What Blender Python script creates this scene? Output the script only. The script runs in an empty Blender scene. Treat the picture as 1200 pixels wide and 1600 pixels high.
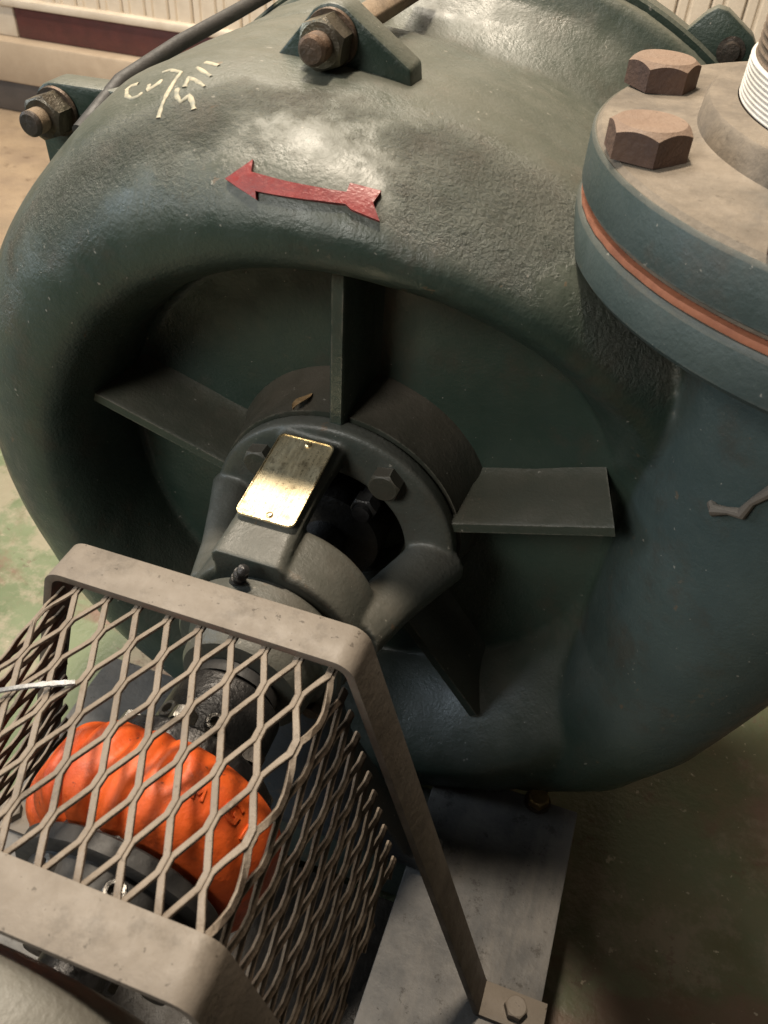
import bpy, bmesh, math, random
import numpy as np
from mathutils import Vector, Matrix, noise
from mathutils.bvhtree import BVHTree

random.seed(7)
R = math.radians
PI = math.pi
sc = bpy.context.scene
COL = sc.collection

# ------------------------------------------------------------------ camera
cam_data = bpy.data.cameras.new('camera')
cam_data.sensor_fit = 'VERTICAL'
cam_data.sensor_height = 36.0
cam_data.lens = 36.0 * 1314.6 / 1600.0
cam_data.clip_start = 0.02
cam_data.clip_end = 100.0
cam = bpy.data.objects.new('camera', cam_data)
COL.objects.link(cam)
cam.matrix_world = Matrix((
    (0.94310134, -0.25701145, 0.21096204, 0.15335059),
    (0.32875786, 0.62576987, -0.70734033, -0.44634155),
    (0.04978088, 0.73644904, 0.67465894, 0.40207315),
    (0, 0, 0, 1)))
cam_data.dof.use_dof = True
cam_data.dof.focus_distance = 0.52
cam_data.dof.aperture_fstop = 18.0
sc.camera = cam

# ------------------------------------------------------------------ light
world = bpy.data.worlds.new('World')
sc.world = world
world.use_nodes = True
bg = world.node_tree.nodes['Background']
bg.inputs[0].default_value = (1.0, 0.93, 0.84, 1)
bg.inputs[1].default_value = 0.028


def area(name, loc, target, size, power, color):
    d = bpy.data.lights.new(name, 'AREA')
    d.shape = 'RECTANGLE'
    d.size, d.size_y = size
    d.energy = power
    d.color = color
    o = bpy.data.objects.new(name, d)
    COL.objects.link(o)
    o.location = loc
    o.rotation_euler = (Vector(target) - Vector(loc)).to_track_quat('-Z', 'Y').to_euler()
    return o


area('ceiling_lamp', (-0.26, 0.20, 2.0), (0.05, 0, 0), (0.20, 0.16), 50, (1.0, 0.86, 0.69))
area('second_ceiling_lamp', (-0.85, 0.98, 2.15), (-0.4, 0.5, 0), (1.1, 0.8), 68, (1.0, 0.89, 0.74))
area('side_window', (-2.2, -0.60, 0.85), (0.1, 0, 0), (0.8, 1.0), 22, (0.74, 0.87, 1.0))
area('front_window', (-0.85, -1.9, 1.55), (0, 0, 0), (0.8, 0.7), 38, (1.0, 0.97, 0.90))
sc.view_settings.view_transform = 'Standard'
sc.view_settings.look = 'None'
sc.view_settings.exposure = 0.0
sc.view_settings.gamma = 1.0


# ------------------------------------------------------------------ material helpers
class NT:
    def __init__(self, name):
        self.m = bpy.data.materials.new(name)
        self.m.use_nodes = True
        self.t = self.m.node_tree
        self.b = self.t.nodes['Principled BSDF']
        self._tc = None

    def n(self, kind, **kw):
        nd = self.t.nodes.new(kind)
        for k, v in kw.items():
            setattr(nd, k, v)
        return nd

    def l(self, a, b):
        self.t.links.new(a, b)

    def co(self):
        if self._tc is None:
            self._tc = self.n('ShaderNodeTexCoord')
        return self._tc.outputs['Object']

    def noise(self, scale, detail=4, rough=.6, vec=None, dist=0.0):
        nd = self.n('ShaderNodeTexNoise')
        nd.inputs['Scale'].default_value = scale
        nd.inputs['Detail'].default_value = detail
        nd.inputs['Roughness'].default_value = rough
        nd.inputs['Distortion'].default_value = dist
        self.l(vec if vec is not None else self.co(), nd.inputs['Vector'])
        return nd.outputs['Fac']

    def stretch(self, sx, sy, sz):
        nd = self.n('ShaderNodeMapping')
        nd.inputs['Scale'].default_value = (sx, sy, sz)
        self.l(self.co(), nd.inputs['Vector'])
        return nd.outputs[0]

    def ramp(self, fac, a, b, lo=0.0, hi=1.0):
        nd = self.n('ShaderNodeMapRange')
        nd.interpolation_type = 'SMOOTHSTEP'
        nd.inputs[1].default_value = a
        nd.inputs[2].default_value = b
        nd.inputs[3].default_value = lo
        nd.inputs[4].default_value = hi
        self.l(fac, nd.inputs[0])
        return nd.outputs[0]

    def math(self, op, a, b=None):
        nd = self.n('ShaderNodeMath', operation=op)
        for i, v in enumerate((a, b)):
            if v is None:
                continue
            if isinstance(v, (int, float)):
                nd.inputs[i].default_value = v
            else:
                self.l(v, nd.inputs[i])
        return nd.outputs[0]

    def mix(self, fac, a, b):
        nd = self.n('ShaderNodeMix', data_type='RGBA')
        for s, v in ((nd.inputs[0], fac), (nd.inputs[6], a), (nd.inputs[7], b)):
            if isinstance(v, (int, float)):
                s.default_value = v
            elif isinstance(v, tuple):
                s.default_value = (*v, 1) if len(v) == 3 else v
            else:
                self.l(v, s)
        return nd.outputs[2]

    def bump(self, h, dist, strength=1.0, prev=None):
        nd = self.n('ShaderNodeBump')
        nd.inputs['Strength'].default_value = strength
        nd.inputs['Distance'].default_value = dist
        self.l(h, nd.inputs['Height'])
        if prev is not None:
            self.l(prev, nd.inputs['Normal'])
        return nd.outputs[0]

    def up(self):
        g = self.n('ShaderNodeNewGeometry')
        s = self.n('ShaderNodeSeparateXYZ')
        self.l(g.outputs['True Normal'], s.inputs[0])
        return s.outputs[2]

    def out(self, color, rough, normal=None, metal=0.0, spec=0.5):
        def put(s, v):
            if isinstance(v, (int, float)):
                s.default_value = v
            elif isinstance(v, tuple):
                s.default_value = (*v, 1)
            else:
                self.l(v, s)
        put(self.b.inputs['Base Color'], color)
        put(self.b.inputs['Roughness'], rough)
        put(self.b.inputs['Metallic'], metal)
        put(self.b.inputs['Specular IOR Level'], spec)
        if normal is not None:
            self.l(normal, self.b.inputs['Normal'])
        return self.m


def paint(name, c1, c2, dust=(.2, .175, .135), dust_amt=.7, rough=(.36, .55), grain=.00042,
          rust=.45, pits=0.0, casting=False, wear=0.0):
    t = NT(name)
    c = t.mix(t.ramp(t.noise(9, 5), .35, .65), c1, c2)
    if casting:                               # cool light on the outlet neck, painted in as a bluer, lighter green
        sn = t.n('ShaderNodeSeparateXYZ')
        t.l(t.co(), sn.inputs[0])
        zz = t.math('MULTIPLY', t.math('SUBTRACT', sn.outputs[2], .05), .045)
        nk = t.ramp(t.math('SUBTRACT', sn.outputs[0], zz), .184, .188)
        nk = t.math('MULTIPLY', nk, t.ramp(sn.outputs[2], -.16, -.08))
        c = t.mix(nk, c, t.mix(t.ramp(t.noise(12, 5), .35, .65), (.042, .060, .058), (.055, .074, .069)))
    grime = t.ramp(t.noise(22, 6, .7), .5, .72)
    c = t.mix(t.math('MULTIPLY', grime, .45), c, (.055, .042, .03))
    # settled dust lies on faces that look up, broken up by noise
    d = t.ramp(t.up(), .05, .95)
    d = t.math('MULTIPLY', d, t.ramp(t.noise(30, 6, .65), .25, .75, .55, 1.0))
    d = t.math('MULTIPLY', d, dust_amt)
    c = t.mix(d, c, dust)
    r = t.ramp(t.noise(60, 4), .3, .7, *rough)
    r = t.math('ADD', r, t.math('MULTIPLY', d, .18))
    # chips
    chip = t.math('MULTIPLY', t.ramp(t.noise(48, 5, .6), .69, .71), rust)
    c = t.mix(chip, c, (.16, .095, .05))
    scr = t.ramp(t.noise(240, 2, .5), .735, .75)
    c = t.mix(t.math('MULTIPLY', scr, .55), c, (.3, .28, .24))
    scuff = t.math('MULTIPLY', t.ramp(t.noise(17, 7, .8, None, .6), .60, .66), t.ramp(t.noise(130, 4, .7), .5, .6))
    c = t.mix(t.math('MULTIPLY', scuff, .5), c, (.13, .10, .07))
    if wear > 0:
        bv = t.n('ShaderNodeBevel', samples=4)
        bv.inputs['Radius'].default_value = .0022
        gn = t.n('ShaderNodeNewGeometry')
        dp = t.n('ShaderNodeVectorMath', operation='DOT_PRODUCT')
        t.l(bv.outputs[0], dp.inputs[0])
        t.l(gn.outputs['Normal'], dp.inputs[1])
        ed = t.ramp(dp.outputs['Value'], .985, .86)
        ed = t.math('MULTIPLY', ed, t.ramp(t.noise(85, 5, .7), .40, .58))
        c = t.mix(t.math('MULTIPLY', ed, wear), c, (.17, .155, .125))
    nrm = t.bump(t.noise(380, 4, .6), grain)
    nrm = t.bump(t.noise(60, 2, .5), grain * 1.2, 1.0, nrm)
    if casting:
        s = t.n('ShaderNodeSeparateXYZ')
        t.l(t.co(), s.inputs[0])
        rad = t.math('SQRT', t.math('ADD', t.math('POWER', s.outputs[0], 2.0), t.math('POWER', s.outputs[2], 2.0)))
        band = t.math('MULTIPLY', t.ramp(rad, .222, .24), t.ramp(rad, .285, .262))
        band = t.math('MULTIPLY', band, t.ramp(s.outputs[1], -.085, -.06))
        band = t.math('MULTIPLY', band, t.ramp(s.outputs[1], .02, -.02))
        band = t.math('MULTIPLY', band, t.ramp(s.outputs[2], .08, .17))
        band = t.math('MULTIPLY', band, t.ramp(s.outputs[0], .2, .16))
        band = t.math('MULTIPLY', band, t.ramp(t.noise(11, 5), .42, .60))
        v = t.n('ShaderNodeTexVoronoi')
        v.inputs['Scale'].default_value = 520
        t.l(t.co(), v.inputs['Vector'])
        sv = t.n('ShaderNodeSeparateColor')
        t.l(v.outputs['Color'], sv.inputs[0])
        h = t.math('ADD', t.math('MULTIPLY', t.math('SUBTRACT', sv.outputs[0], .5), .35), t.math('SUBTRACT', t.noise(300, 5, .7), .5))
        h = t.math('MULTIPLY', h, band)
        nrm = t.bump(h, .0055, 1.0, nrm)
    return t.out(c, r, nrm, 0.0, .5)


M = {}
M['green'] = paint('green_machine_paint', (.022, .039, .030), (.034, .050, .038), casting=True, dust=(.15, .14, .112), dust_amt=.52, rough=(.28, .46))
M['green_rib'] = paint('green_rib_paint', (.026, .040, .031), (.040, .048, .036), dust=(.105, .088, .066), dust_amt=.55, rough=(.34, .5), wear=.8, rust=.4)
M['green2'] = paint('green_flange_paint', (.030, .045, .042), (.045, .062, .058), rust=.7, dust_amt=.5, rough=(.42, .62), grain=.0003, wear=.6)
M['green_dirty'] = paint('green_paint_greasy', (.028, .034, .026), (.042, .040, .030), dust=(.10, .082, .062), dust_amt=.7, rough=(.38, .55), wear=.7)
M['greyhouse'] = paint('grey_green_housing_paint', (.040, .050, .043), (.062, .066, .056), dust=(.15, .14, .118), dust_amt=.6, rough=(.30, .46), rust=.5)
M['bluegrey'] = paint('blue_grey_paint', (.032, .042, .052), (.042, .05, .058), dust_amt=.3)


def rusty(name, c1, c2, c3, rough=(.6, .85), metal=0.0, bump=.0006, s=1.0, speck=.3, dust=None, dr=(.3, .95)):
    t = NT(name)
    c = t.mix(t.ramp(t.noise(40 * s, 6, .7), .35, .65), c1, c2)
    c = t.mix(t.math('MULTIPLY', t.ramp(t.noise(15 * s, 5), .48, .6), .85), c, c3)
    if dust:
        c = t.mix(t.math('MULTIPLY', t.ramp(t.up(), *dr), t.ramp(t.noise(35, 5), .2, .7, .6, .95)), c, dust)
    c = t.mix(t.math('MULTIPLY', t.ramp(t.noise(260 * s, 3), .66, .7), speck), c, (.03, .022, .016))
    c = t.mix(t.math('MULTIPLY', t.ramp(t.noise(24 * s, 6, .75), .52, .68), .45), c, tuple(q * .62 for q in c2))
    nrm = t.bump(t.noise(330 * s, 4, .65), bump)
    nrm = t.bump(t.noise(90 * s, 3), bump * 1.5, 1, nrm)
    return t.out(c, t.ramp(t.noise(80 * s), .3, .7, *rough), nrm, metal, .35)


M['dust_top'] = rusty('dusty_flange_face', (.185, .153, .117), (.12, .10, .078), (.075, .069, .06), s=.6, speck=.35)
M['rustbolt'] = rusty('rusty_bolt', (.075, .045, .035), (.11, .065, .045), (.06, .038, .032), dust=(.215, .15, .108))
M['rustrod'] = rusty('rusty_rod', (.16, .09, .05), (.1, .07, .05), (.2, .15, .1))
M['strap'] = rusty('dusty_brown_strap', (.115, .094, .075), (.085, .07, .056), (.125, .105, .085), rough=(.5, .7), speck=.6, bump=.00022, dust=(.178, .152, .124), dr=(.2, .9))
M['mesh'] = rusty('dusty_brown_mesh', (.06, .043, .031), (.04, .029, .021), (.075, .056, .04), rough=(.4, .62), s=1.3, speck=.4, dust=(.225, .185, .145), dr=(.55, .80))
M['steel_nut'] = rusty('tarnished_nut', (.2, .18, .13), (.13, .115, .09), (.07, .06, .05), rough=(.28, .45), metal=.8)
M['stud'] = rusty('dark_stud', (.09, .07, .055), (.14, .09, .06), (.05, .045, .04), rough=(.35, .55), metal=.5)
M['darksteel'] = rusty('dark_oily_steel', (.045, .045, .047), (.07, .068, .066), (.03, .028, .027), rough=(.25, .45), metal=.6)
M['brightsteel'] = rusty('worn_bright_steel', (.34, .33, .31), (.2, .19, .18), (.25, .23, .2), rough=(.25, .4), metal=.9)
M['shadeblack'] = rusty('shade_black', (.02, .018, .016), (.035, .03, .025), (.015, .014, .013), rough=(.3, .5))  # near-black colour that deepens the shade under the guard and around the gland
M['pipe'] = rusty('brown_pipe', (.1, .075, .055), (.15, .11, .08), (.08, .06, .05), rough=(.45, .6), metal=.3)


def mat_base():
    t = NT('grey_base_plate')
    c = t.mix(t.ramp(t.noise(14, 6, .7), .3, .7), (.165, .158, .148), (.08, .08, .08))
    st = t.noise(30, 5, .7, t.stretch(1.0, .18, 1.0))
    c = t.mix(t.ramp(st, .45, .75, 0, .55), c, (.22, .2, .175))
    c = t.mix(t.ramp(t.noise(48, 6, .8), .56, .64, 0, .7), c, (.045, .04, .035))
    c = t.mix(t.ramp(t.noise(190, 4, .7), .66, .69, 0, .8), c, (.03, .027, .024))
    return t.out(c, t.ramp(t.noise(50), .3, .7, .5, .75), t.bump(t.noise(250, 4), .0006), 0, .4)


M['base'] = mat_base()


def mat_floor():
    t = NT('worn_painted_floor')
    green = t.mix(t.ramp(t.noise(5, 5), .35, .65), (.075, .105, .045), (.15, .18, .1))
    red = t.mix(t.ramp(t.noise(11, 5), .35, .65), (.13, .075, .05), (.19, .12, .085))
    c = t.mix(t.ramp(t.noise(3.2, 6, .65, None, .4), .47, .56), green, red)
    c = t.mix(t.ramp(t.noise(8, 7, .75), .50, .62, 0, .8), c, (.27, .235, .17))
    sy = t.n('ShaderNodeSeparateXYZ')
    t.l(t.co(), sy.inputs[0])
    c = t.mix(t.ramp(sy.outputs[1], .55, .95), c, t.mix(t.ramp(t.noise(6, 6, .7), .35, .65), (.36, .27, .18), (.27, .2, .14)))
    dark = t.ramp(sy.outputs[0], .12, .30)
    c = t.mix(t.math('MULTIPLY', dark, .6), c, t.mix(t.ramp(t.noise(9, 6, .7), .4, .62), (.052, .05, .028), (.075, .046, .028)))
    c = t.mix(t.ramp(t.noise(26, 7, .8), .60, .615, 0, .55), c, (.09, .055, .036))
    c = t.mix(t.ramp(t.noise(60, 5, .7), .66, .68, 0, .6), c, (.30, .26, .19))
    c = t.mix(t.math('MULTIPLY', t.ramp(t.noise(120, 3), .7, .72), .6), c, (.35, .31, .24))
    return t.out(c, t.ramp(t.noise(20, 5), .3, .7, .35, .65), t.bump(t.noise(160, 5), .0007), 0, .45)


M['floor'] = mat_floor()


def flat(name, c1, c2, rough=.5, scale=12, metal=0., bump=.0004, spec=.5, bs=200):
    t = NT(name)
    c = t.mix(t.ramp(t.noise(scale, 5, .65), .3, .7), c1, c2)
    return t.out(c, t.ramp(t.noise(scale * 3), .3, .7, rough - .06, rough + .1), t.bump(t.noise(bs, 3), bump), metal, spec)


M['cream'] = flat('cream_board_paint', (.66, .58, .47), (.54, .46, .36), .5)
M['maroon'] = flat('maroon_skirting_paint', (.115, .036, .032), (.085, .03, .027), .45, 25)
M['beige'] = flat('beige_plinth', (.5, .4, .29), (.4, .31, .22), .6, 8)
M['darktrim'] = flat('dark_trim', (.1, .085, .075), (.07, .06, .055), .6, 8)
M['red'] = flat('red_arrow_paint', (.235, .028, .026), (.16, .022, .022), .42, 60, bump=.0005, bs=320)
M['chalk'] = flat('paint_marker', (.42, .37, .26), (.2, .2, .16), .6, 160)
M['gasket'] = flat('red_gasket', (.42, .16, .085), (.3, .11, .06), .65, 60)
M['rubber'] = flat('black_rubber', (.02, .02, .02), (.03, .028, .026), .6, 40)
M['tape'] = flat('white_thread_tape', (.64, .62, .58), (.5, .47, .42), .35, 40)
M['leaf'] = flat('dry_leaf', (.34, .21, .1), (.45, .31, .17), .6, 150)
M['clear_plastic'] = flat('pale_plastic_strip', (.2, .205, .21), (.15, .155, .16), .25, 100)
M['motor'] = paint('grey_motor_paint', (.085, .088, .075), (.11, .108, .092), dust=(.17, .155, .13), dust_amt=.6, rough=(.4, .55))
M['orange_paintchip'] = flat('bare_patch', (.34, .2, .1), (.26, .17, .1), .6, 150)


def mat_orange():
    t = NT('orange_rubber')
    c = t.mix(t.ramp(t.noise(25, 5), .35, .7), (.66, .105, .016), (.52, .07, .014))
    c = t.mix(t.math('MULTIPLY', t.ramp(t.noise(45, 6, .7), .55, .72), .6), c, (.1, .035, .02))
    c = t.mix(t.math('MULTIPLY', t.ramp(t.noise(220, 3), .68, .71), .6), c, (.05, .025, .02))
    m = t.out(c, t.ramp(t.noise(60), .3, .7, .44, .6), t.bump(t.noise(220, 3), .0005), 0, .45)
    t.b.inputs['Subsurface Weight'].default_value = .05
    t.b.inputs['Subsurface Radius'].default_value = (.01, .003, .001)
    return m


M['orange'] = mat_orange()


def mat_brass():
    t = NT('brushed_brass_plate')
    br = t.noise(420, 3, .7, t.stretch(1.0, .06, 1.0))
    blotch = t.ramp(t.noise(55, 5, .65, t.stretch(1, .6, 1)), .38, .66)
    c = t.mix(blotch, (.90, .80, .56), (.74, .62, .40))
    c = t.mix(t.math('MULTIPLY', t.ramp(t.noise(75, 4, .6), .56, .72), .7), c, (.2, .15, .09))
    sx_ = t.n('ShaderNodeSeparateXYZ')
    t.l(t.co(), sx_.inputs[0])
    row = t.ramp(t.math('SINE', t.math('MULTIPLY', sx_.outputs[0], 2 * PI / .0034)), .15, .5)
    etch = t.math('MULTIPLY', row, t.ramp(t.noise(900, 2, .5, t.stretch(1, .8, 1)), .52, .58))
    etch = t.math('MULTIPLY', etch, t.ramp(t.noise(110, 2), .42, .55))
    c = t.mix(t.math('MULTIPLY', etch, .55), c, (.22, .17, .1))
    h = t.math('ADD', br, t.math('MULTIPLY', t.noise(300, 3, .6), .6))
    return t.out(c, t.ramp(br, .3, .7, .42, .55), t.bump(h, .00016), .88, .5)


M['brass'] = mat_brass()
M['brass_rim'] = flat('brass_rim', (.8, .66, .42), (.7, .55, .33), .3, 90, .9)
M['yellowbolt'] = flat('plated_bolt', (.36, .25, .1), (.25, .17, .08), .4, 90, .7)


# ------------------------------------------------------------------ mesh helpers
def obj(name, verts, faces, mat, parent=None, smooth=True, angle=35, bevel=0.0, seg=2, kind=None):
    me = bpy.data.meshes.new(name)
    me.from_pydata([tuple(v) for v in verts], [], faces)
    me.validate()
    bm = bmesh.new()
    bm.from_mesh(me)
    bmesh.ops.recalc_face_normals(bm, faces=bm.faces)
    if bevel > 0:
        es = [e for e in bm.edges if e.is_manifold and e.calc_face_angle(0) > R(28)]
        bmesh.ops.bevel(bm, geom=es, offset=bevel, segments=seg, profile=.5, affect='EDGES', clamp_overlap=True)
    bm.to_mesh(me)
    bm.free()
    if smooth:
        me.polygons.foreach_set('use_smooth', [True] * len(me.polygons))
        me.set_sharp_from_angle(angle=R(angle))
    me.materials.append(M[mat] if isinstance(mat, str) else mat)
    o = bpy.data.objects.new(name, me)
    COL.objects.link(o)
    if parent is not None:
        o.parent = parent
    if kind:
        o['kind'] = kind
    return o


def tag(o, label, cat, group=None):
    o['label'] = label
    o['category'] = cat
    if group:
        o['group'] = group
    return o


def thing(name, label, cat, loc=(0, 0, 0), group=None):
    o = bpy.data.objects.new(name, None)
    o.empty_display_size = .02
    COL.objects.link(o)
    o.location = loc
    return tag(o, label, cat, group)


class G:
    """geometry collector"""
    def __init__(self):
        self.v, self.f = [], []

    def add(self, v, f):
        k = len(self.v)
        self.v += [Vector(p) for p in v]
        self.f += [tuple(i + k for i in q) for q in f]
        return self

    def box(self, a, b):
        x0, y0, z0 = a
        x1, y1, z1 = b
        v = [(x0, y0, z0), (x1, y0, z0), (x1, y1, z0), (x0, y1, z0), (x0, y0, z1), (x1, y0, z1), (x1, y1, z1), (x0, y1, z1)]
        return self.add(v, [(0, 3, 2, 1), (4, 5, 6, 7), (0, 1, 5, 4), (1, 2, 6, 5), (2, 3, 7, 6), (3, 0, 4, 7)])

    def rings(self, rings, cap=True, close=False):
        n = len(rings[0])
        v = [p for r in rings for p in r]
        f = []
        m = len(rings)
        for i in range(m if close else m - 1):
            a, b = i * n, ((i + 1) % m) * n
            for j in range(n):
                k = (j + 1) % n
                f.append((a + j, a + k, b + k, b + j))
        if cap and not close:
            f.append(tuple(range(n))[::-1])
            f.append(tuple((m - 1) * n + j for j in range(n)))
        return self.add(v, f)

    def lathe(self, prof, n=48, frame=None, close=False):
        """prof: list of (r, h); frame: (origin, axis, xdir)"""
        o, ax = frame
        ax = Vector(ax).normalized()
        t = Vector((1, 0, 0)) if abs(ax.x) < .8 else Vector((0, 1, 0))
        u = (t - ax * t.dot(ax)).normalized()
        w = ax.cross(u)
        o = Vector(o)
        rings = []
        for r, h in prof:
            r = max(r, 1e-5)
            rings.append([o + ax * h + (u * math.cos(2 * PI * i / n) + w * math.sin(2 * PI * i / n)) * r for i in range(n)])
        return self.rings(rings, cap=not close, close=close)

    def tube(self, pts, rad, n=10, squash=None):
        pts = [Vector(p) for p in pts]
        rings = []
        up = Vector((0, 0, 1))
        for i, p in enumerate(pts):
            d = (pts[min(i + 1, len(pts) - 1)] - pts[max(i - 1, 0)]).normalized()
            a = d.cross(up)
            if a.length < .05:
                a = d.cross(Vector((1, 0, 0)))
            a.normalize()
            b = d.cross(a)
            r = rad[i] if isinstance(rad, (list, tuple)) else rad
            sx, sy = (1, 1) if squash is None else squash
            rings.append([p + a * r * sx * math.cos(2 * PI * j / n) + b * r * sy * math.sin(2 * PI * j / n) for j in range(n)])
        return self.rings(rings)

    def prism(self, outline, frame, h0, h1):
        """outline (a,b) pairs; frame (o,u,w,n)"""
        o, u, w, n = [Vector(q) for q in frame]
        r0 = [o + u * a + w * b + n * h0 for a, b in outline]
        r1 = [o + u * a + w * b + n * h1 for a, b in outline]
        return self.rings([r0, r1])

    def hexhead(self, o, ax, af, h, rot=0.0, n=60):
        """hex head with the conical chamfer that scallops its sides; o = seat, ax = outward"""
        ax = Vector(ax).normalized()
        t = Vector((0, 1, 0)) if abs(ax.y) < .8 else Vector((1, 0, 0))
        u = (t - ax * t.dot(ax)).normalized()
        w = ax.cross(u)
        o = Vector(o)
        R0 = af / 2
        r0, r1, r2, r3 = [], [], [], []
        for i in range(n):
            p = 2 * PI * i / n
            q = (p % (PI / 3)) - PI / 6
            rh = R0 / math.cos(q)
            d = u * math.cos(p + rot) + w * math.sin(p + rot)
            zt = h - max(0, rh - R0 * .92) * .75
            r0.append(o + d * rh)
            r1.append(o + d * rh + ax * zt)
            r2.append(o + d * R0 * .915 + ax * h)
            r3.append(o + d * R0 * .5 + ax * (h * 1.01))
        return self.rings([r0, r1, r2, r3])

    def build(self, name, mat, parent=None, **kw):
        return obj(name, self.v, self.f, mat, parent, **kw)


def thread(o, ax, r, h, pitch, n=24, per=4):
    ax = Vector(ax).normalized()
    prof = []
    k = int(h / pitch * per)
    for i in range(k + 1):
        z = h * i / k
        ph = (i % per) / per
        prof.append((r - r * .07 * (0.5 - .5 * math.cos(2 * PI * ph)), z))
    prof.append((r * .86, h + r * .12))
    return prof


# ------------------------------------------------------------------ setting
ZB = -.245      # top of the base plate
ZF = -.36       # floor
YW = 1.5        # wall

g = G()
g.add([(-4, -3, ZF), (4, -3, ZF), (4, 4, ZF), (-4, 4, ZF)], [(0, 1, 2, 3)])
o = g.build('floor', 'floor', smooth=False)
o['kind'] = 'structure'

wall = G().box((-3.2, YW, ZF), (2.2, YW + .1, 1.6)).build('wall', 'beige', smooth=False)
wall['kind'] = 'structure'
board_me = None
pitch = .062
x = -2.2
k = 0
while x < .75:
    if board_me is None:
        gg = G()
        prof = [(0, 0), (0, .010), (.004, .0145), (.018, .0145), (.021, .010), (.025, .010), (.028, .0145), (pitch - .005, .0145), (pitch - .002, .010), (pitch - .002, 0)]
        gg.rings([[(a, -b, 0) for a, b in prof], [(a, -b, 1.7) for a, b in prof]])
        b = gg.build('board', 'cream', wall, smooth=False)
        board_me = b.data
    else:
        b = bpy.data.objects.new('board', board_me)
        COL.objects.link(b)
        b.parent = wall
    b.location = (x, YW + random.uniform(-.0012, .0012), -.105)
    x += pitch
    k += 1
G().box((-3.0, YW - .035, -.118), (2, YW - .001, -.100)).build('dado_rail', 'cream', wall, bevel=.004)
G().box((-1.45, YW - .02, -.187), (2, YW - .001, -.119)).build('maroon_band', 'maroon', wall, bevel=.002)
G().box((-3.0, YW - .02, -.187), (-1.455, YW - .001, -.119)).build('cream_band', 'cream', wall, bevel=.002)
G().box((-3.0, YW - .06, -.285), (2, YW - .001, -.188)).build('plinth', 'beige', wall, bevel=.006)
G().box((-3.0, YW - .05, ZF + .002), (2, YW - .001, -.286)).build('skirting', 'darktrim', wall, bevel=.002)

# ------------------------------------------------------------------ base plate
base = thing('base_plate', 'long grey steel base plate, speckled and dusty, under the pump and guard', 'base plate', (0, 0, ZB))
# local coordinates relative to ZB
for sx in (-1, 1):
    x0, x1 = sorted((sx * .222, sx * .102))
    G().box((x0, -1.4, -.012), (x1, -.055, 0)).build('rail_plate', 'base', base, bevel=.0015)
for sx in (-1, 1):
    x0, x1 = sorted((sx * .212, sx * .15))
    G().box((x0, -1.39, -.112), (x1, -.06, -.0125)).build('channel', 'green2', base, bevel=.003)
for yy in (-.10, -.62, -1.0):
    G().box((-.149, yy - .03, -.105), (.149, yy + .03, -.013)).build('cross_member', 'green2', base, bevel=.003)
G().box((-.15, -.60, -.098), (.15, -.14, -.092)).build('dark_underlay', 'shadeblack', base)  # dark sheet added so the opening between the rails looks black
bo = G().hexhead((.188, -.058, .0005), (0, 0, 1), .016, .009, .3).build('hold_down_bolt', 'yellowbolt', base, angle=25)
G().lathe([(.0001, 0), (.011, 0), (.011, .002), (.0001, .0021)], 28, ((.188, -.058, .0), (0, 0, 1))).build('washer', 'stud', bo)

# ------------------------------------------------------------------ pump
pump = thing('centrifugal_pump', 'large dark green centrifugal pump with snail shaped casing, red arrow and brass nameplate', 'pump', (0, 0, 0))


def interp(x, pts):
    return float(np.interp(x, [p[0] for p in pts], [p[1] for p in pts]))


NT_ = 192
RO = [(-30, .316), (-20, .306), (0, .285), (20, .262), (45, .256), (70, .258), (88, .263), (100, .273), (112, .288), (122, .295), (136, .293), (150, .297), (165, .300), (180, .302), (204, .304), (240, .303), (270, .306), (300, .322), (318, .332), (330, .316)]
BF = [(-30, .05), (-12, .02), (0, .008), (15, .014), (30, .036), (45, .056), (60, .070), (75, .078), (95, .082), (285, .084), (305, .078), (320, .064), (330, .05)]
EX = [(-30, 1.3), (30, 1.2), (50, 1.35), (68, 1.7), (85, 2.1), (100, 2.4), (255, 2.4), (285, 1.5), (330, 1.3)]


def profile(thd):
    ro = interp(thd, RO)
    b = interp(thd, BF)
    ex = interp(thd, EX)
    ri, rc, yc = .183, .217, .03
    if thd > 200 or thd < 15:
        a = thd if thd > 200 else 360 + thd
        rc = .217 + .028 * min(1, max(0, (a - 200) / 120.0))
    P = [(0.0, 0.0), (.06, 0), (.11, 0), (.15, 0), (.172, 0)]
    n = 12
    for i in range(n + 1):                 # inner wall up to the crest
        t = i / n * PI / 2
        c, s = math.cos(t), math.sin(t)
        P.append((rc - (rc - ri) * abs(c) ** (2 / ex), -b * abs(s) ** (2 / ex)))
    n = 16
    for i in range(1, n + 1):              # crest to the outermost line
        t = i / n * PI / 2
        P.append((rc + (ro - rc) * math.sin(t), yc - (b + yc) * math.cos(t)))
    rb_ = interp(thd, [(-30, .252), (70, .252), (86, .254), (100, .268), (112, .285), (122, .293), (136, .287), (200, .286), (330, .252)])
    rv_ = lambda a_, b_: a_ + (b_ if a_ < .27 else 0)
    e = ro - rb_
    P += [(ro - .001, .05), (ro - e * .12, .075), (ro - e * .38, .10), (ro - e * .75, .13), (rb_, .148),
          (rb_ - .003, .155), (rv_(rb_, -.007), .163), (rv_(rb_, -.006), .178), (max(.262, rb_), .200), (max(.276, rb_ + .002), .216), (.286, .222),
          (.2915, .2245), (.2955, .228), (.2955, .243), (.2, .243), (0.0, .243)]
    return P


rings = []
for i in range(NT_):
    thd = -30 + 360.0 * i / NT_
    t = R(thd)
    rings.append([(max(r, 1e-4) * math.cos(t), y, max(r, 1e-4) * math.sin(t)) for r, y in profile(thd)])
gc = G().rings(rings, cap=False, close=True)
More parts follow.
